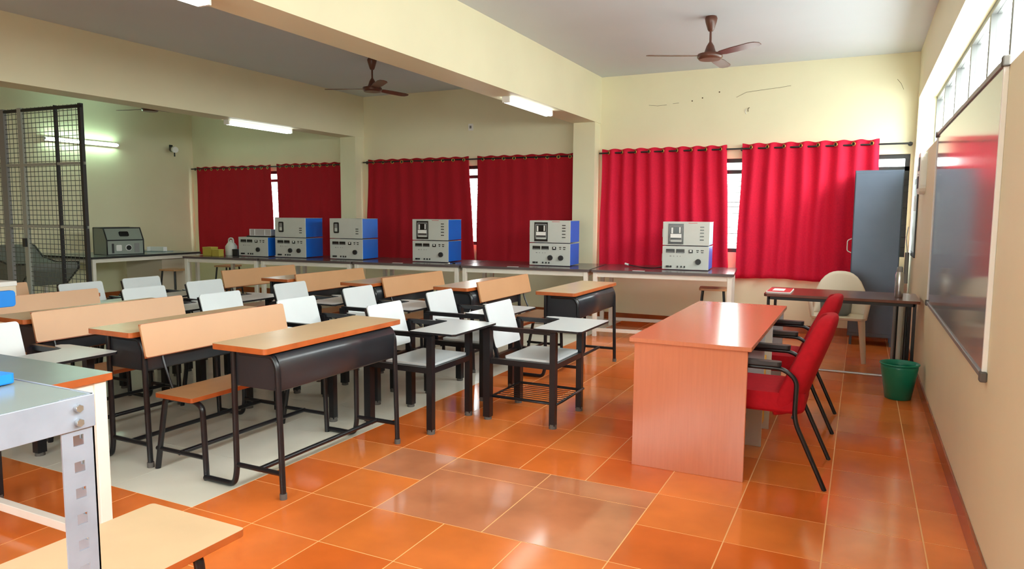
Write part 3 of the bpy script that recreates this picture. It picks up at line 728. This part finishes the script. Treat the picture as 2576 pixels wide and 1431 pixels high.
# ------------------------------------------------------------------ teacher table and red chairs
t = thing('teacher_table', 'long reddish brown laminate table in the open at right', 'table', (-.84, 4.90, 0))
X0, X1, Y0, Y1 = -.33, .345, -.99, .99
MB().rbox(X0, X1, Y0, Y1, .725, .75, .006, 'tdesk').build('table_top', t, .003)
MB().box(X0 + .03, X1 - .02, Y0 + .012, Y0 + .037, 0, .725, 'tdesk').build('end_panel', t, .002)
MB().box(X0 + .03, X1 - .02, Y1 - .037, Y1 - .012, 0, .725, 'tdesk').build('end_panel', t, .002)
MB().box(X0 + .06, X1 - .02, Y1 - .040, Y1 - .0375, 0, .72, 'white').build('inner_face', t)
MB().box(X0 + .03, X0 + .05, Y0 + .04, Y1 - .04, .0, .725, 'tdesk').build('front_panel', t, .002)
def ped(y0, y1):
    MB().box(X0 + .06, X1 - .01, y0, y0 + .018, 0, .72, 'white').build('divider_panel', t, .001)
    MB().box(X0 + .06, X1 - .01, y1 - .018, y1, 0, .72, 'white').build('divider_panel', t, .001)
    MB().box(X0 + .06, X1 - .055, y0 + .02, y1 - .02, .02, .72, 'yellow').build('drawer_cabinet', t, .002)
    for z in (.26, .50): MB().box(X1 - .055, X1 - .04, y0 + .03, y1 - .03, z - .20, z + .015, 'yellow').build('drawer', t, .002)
ped(-.30, .13)
def red_chair(loc, rz, label):
    t = thing('armchair', label, 'chair', loc, rz, 'red armchairs at the teacher table')
    # faces -x; back at +x
    def loft(secs, name, m='redfab'):
        b = MB(); vs = []; n = len(secs[0])
        for s_ in secs: vs += s_
        fs = [(i * n + k, i * n + (k + 1) % n, (i + 1) * n + (k + 1) % n, (i + 1) * n + k) for i in range(len(secs) - 1) for k in range(n)]
        fs += [tuple(range(n - 1, -1, -1)), tuple(range((len(secs) - 1) * n, len(secs) * n))]
        b.add(vs, fs, m, smooth=True); o = b.build(name, t); md = o.modifiers.new('s', 'SUBSURF'); md.levels = 2; md.render_levels = 2; return o
    def sec(cx, cz, th, hw, tilt):
        # closed section across y; thickness along the tilted x
        out = []
        for yy, k in ((-1, .55), (-.8, 1), (0, 1.05), (.8, 1), (1, .55)): out.append((cx + th * k * math.cos(tilt) - .035 * yy * yy, yy * hw, cz - th * k * math.sin(tilt)))
        for yy, k in ((1, .55), (.8, 1), (0, .9), (-.8, 1), (-1, .55)): out.append((cx - th * k * math.cos(tilt) - .06 * yy * yy, yy * hw, cz + th * k * math.sin(tilt)))
        return out
    S_ = []
    for k, (cx, cz, th, hw) in enumerate(((.165, .345, .045, .17), (.17, .38, .07, .22), (.185, .46, .080, .24), (.245, .62, .072, .24), (.315, .78, .060, .215), (.35, .88, .045, .165), (.36, .915, .022, .09))): S_.append(sec(cx, cz, th, hw, -.35))
    loft(S_, 'backrest')
    b = MB(); b.rbox(-.30, .24, -.225, .225, .375, .49, .06, 'redfab'); o = b.build('seat', t, .03); o.modifiers['bevel'].segments = 4
    for s in (-1, 1):
        y = s * .27
        MB().tube(arc([(-.24, y, 0), (-.20, y, .30), (-.27, y, .635), (.13, y, .635), (.20, y, .58), (.195, y, .36), (.36, y, 0)], .06), .0125, 'black').build('side_frame', t)
        MB().rbox(-.29, .12, y - .028, y + .028, .645, .672, .02, 'blackpl').build('armrest', t, .006)
        MB().tube([(.198, y, .46), (.198, y * .8, .46)], .010, 'steel', 8).build('bolt', t)
    MB().tube([(-.21, -.27, .36), (-.21, .27, .36)], .011, 'black').build('cross_bar', t); MB().tube([(.19, -.27, .375), (.19, .27, .375)], .011, 'black').build('cross_bar', t)
    return t
rc = red_chair((-.47, 4.27, 0), 0, 'nearer red padded armchair with black arms at the brown table')
dup(rc, (-.47, 5.37, 0), 0, 'farther red padded armchair with black arms, behind the nearer one')

# ------------------------------------------------------------------ right corner: side table, chair, cupboard, bin, bottle
t = thing('side_table', 'dark brown table with black steel frame beside right wall', 'table', (-.15, 7.08, 0))
MB().rbox(-.62, .62, -.34, .34, .725, .75, .03, 'brown').build('table_top', t, .004)
for sx in (-.58, .58):
    for sy in (-.30, .30): MB().tube([(sx, sy, .725), (sx, sy, 0)], .0125, 'black', sq=True).build('leg', t)
for sy in (-.30, .30): MB().tube([(-.58, sy, .71), (.58, sy, .71)], .0125, 'black', sq=True).build('apron_rail', t)
for sx in (-.58, .58): MB().tube([(sx, -.30, .71), (sx, .30, .71)], .0125, 'black', sq=True).build('apron_rail', t)
MB().tube([(-.2, -.30, .09), (.58, -.30, .09)], .011, 'alu', 8).build('foot_rail', t)
t = thing('file_folder', 'red and white folder on the left corner of dark brown table', 'folder', (-.655, 7.02, .7505), 0)
MB().rbox(-.105, .105, -.20, .20, 0, .012, .02, 'paper').build('cover', t, .002); MB().rbox(-.10, .10, -.19, .19, .012, .014, .02, 'red').build('print', t); MB().box(-.06, .04, -.10, .10, .014, .0155, 'paper').build('title_patch', t)
t = thing('steel_flask', 'tall brushed steel flask on the right end of dark table', 'bottle', (.315, 6.98, .7505))
MB().lathe([(.030, 0), (.034, .01), (.034, .20), (.026, .225)], (0, 0, 0), 'steel').build('body', t); MB().lathe([(.024, .225), (.024, .26), (.018, .27)], (0, 0, 0), 'mid').build('cap', t)
t = thing('rolled_charts', 'rolled charts and rods leaning under right end of dark table', 'rolls', (.36, 7.55, 0))
for k, (x, y, r_, m_) in enumerate(((0, 0, .022, 'chart'), (.05, .03, .015, 'blackpl'), (-.05, .02, .014, 'mid'), (.02, .07, .018, 'chart'), (-.03, .08, .012, 'blackpl'))):
    MB().tube([(x, y - .10, 0), (x + .01, y + .02, .68)], r_, m_, 10).build('roll', t)
t = thing('bucket', 'dark green plastic bucket on floor beside the right wall', 'bucket', (.325, 6.38, 0))
MB().lathe([(.085, 0), (.095, .004), (.135, .25), (.135, .285), (.128, .285), (.128, .25), (.09, .012), (.0, .012)], (0, 0, 0), 'green', 32).build('body', t)
MB().tube([(.139 * math.cos(a * PI / 16), .139 * math.sin(a * PI / 16), .283) for a in range(32)], .007, 'green', 8, closed=True).build('rim', t)
t = thing('plastic_chair', 'cream moulded plastic chair with rounded back behind the dark table', 'chair', (-.17, 8.02, 0))
def shell():
    b = MB(); vs = []; fs = []; NU, NV = 14, 12
    for j in range(NV + 1):
        v_ = j / NV
        for i in range(NU + 1):
            u_ = -1 + 2 * i / NU
            z = .44 + (.44 * math.sqrt(max(0, 1 - (abs(u_)) ** 2.6))) * v_; x = u_ * .27; y = .10 + .08 * v_ - .08 * u_ * u_
            vs.append((x, y, z))
    for j in range(NV):
        for i in range(NU): a = j * (NU + 1) + i; fs.append((a, a + 1, a + NU + 2, a + NU + 1))
    b.add(vs, fs, 'cream', smooth=True); o = b.build('backrest', t); md = o.modifiers.new('t', 'SOLIDIFY'); md.thickness = .012
shell()
MB().rbox(-.25, .25, -.30, .16, .42, .445, .06, 'cream').build('seat', t, .006)
for sx in (-1, 1):
    for y in (-.26, .13):
        b = MB(); b.tube([(sx * .21, y, .43), (sx * .25, y * 1.15, .0)], [.034, .022], 'cream', 8, flat=.5); b.build('leg', t)
    b = MB(); b.tube(arc([(sx * .24, -.24, .43), (sx * .27, -.25, .62), (sx * .27, .05, .64)], .06), .02, 'cream', 8); b.build('armrest', t)
t = thing('backpack', 'dark grey bag slumped on the cream plastic chair', 'bag', (-.20, 7.93, .446))
b = MB(); b.lathe([(.10, 0), (.13, .03), (.135, .12), (.10, .20), (.05, .23)], (0, 0, 0), 'grey', 14); o = b.build('bag_body', t); o.scale = (1.1, .7, 1)
MB().tube(arc([(-.05, -.02, .20), (-.04, -.03, .25), (.04, -.03, .25), (.05, -.02, .20)], .03), .008, 'blackpl', 6).build('strap', t)
t = thing('steel_cupboard', 'tall dark blue grey steel cupboard in the far right corner', 'cupboard', (.145, 8.98, 0))
MB().box(-.24, .24, -.12, .24, .10, 1.96, 'cab').build('carcass', t, .006)
for s in (-1, 1): MB().box(s * .12 - .116, s * .12 + .116, -.132, -.12, .14, 1.92, 'cab').build('door', t, .003) if 0 else None
MB().box(-.232, .232, -.130, -.12, .14, 1.93, 'cab').build('side_panel', t, .003)
for sx in (-.215, .19):
    for sy in (-.11, .20): MB().box(sx, sx + .025, sy, sy + .025, 0, .10, 'cab').build('foot', t)
MB().tube(arc([(-.242, -.05, 1.20), (-.285, -.05, 1.18), (-.285, -.05, 1.06), (-.242, -.05, 1.04)], .04), .006, 'fixt', 8).build('handle', t)

# ------------------------------------------------------------------ right wall: whiteboard, poster, distribution box
t = thing('whiteboard', 'large glossy whiteboard with grey metal frame on right wall', 'whiteboard', (XR, 4.93, 1.43))
hy, hz = 1.42, .635
MB().box(-.014, -.002, -hy, hy, -hz, hz, 'board').build('writing_surface', t)
for s in (-1, 1):
    MB().box(-.020, 0, s * (hy + .008) - .008, s * (hy + .008) + .008, -hz - .02, hz + .02, 'fixt').build('side_frame', t, .003)
    MB().box(-.022, 0, -hy, hy, s * (hz + .01) - .012, s * (hz + .01) + .012, 'mid').build('edge_frame', t, .003)
for sy in (-1, 1):
    for sz in (-1, 1): MB().box(-.028, 0, sy * (hy + .012) - .022, sy * (hy + .012) + .022, sz * (hz + .01) - .022, sz * (hz + .01) + .022, 'rubber').build('corner_cap', t, .006)
t = thing('wall_poster', 'narrow black framed notice on the right wall beside the corner', 'poster', (XR, 8.62, 1.45))
MB().box(-.012, 0, -.30, .30, -.42, .40, 'blackpl').build('frame', t, .003); MB().box(-.014, -.012, -.26, .26, -.36, .34, 'greypan').build('sheet', t); MB().box(-.016, -.014, -.16, .10, .06, .22, 'paper').build('notice', t)
t = thing('distribution_box', 'cream electrical box with black switches beside the whiteboard', 'electrical box', (XR, 7.62, 1.85))
MB().rbox(-.055, 0, -.16, .16, -.19, .19, .08, 'fixt', axis='x').build('box_body', t, .01)
MB().box(-.062, -.055, -.10, .02, .02, .14, 'blackpl').build('switch', t); MB().box(-.062, -.055, -.08, .04, -.14, -.03, 'blackpl').build('switch', t); MB().box(-.066, -.055, -.10, .0, -.01, .01, 'fixt').build('latch', t)
o = MB().tube([(0, 0, 0), (0, 0, .34)], .022, 'mid', 12).tube([(0, 0, .34), (-.02, .0, .50), (.0, .02, .62)], .006, 'fixt', 8).build('drain_pipe'); o.location = (.46, 8.9, .72); tag(o, 'short grey pipe in the corner right of the steel cupboard', 'pipe')
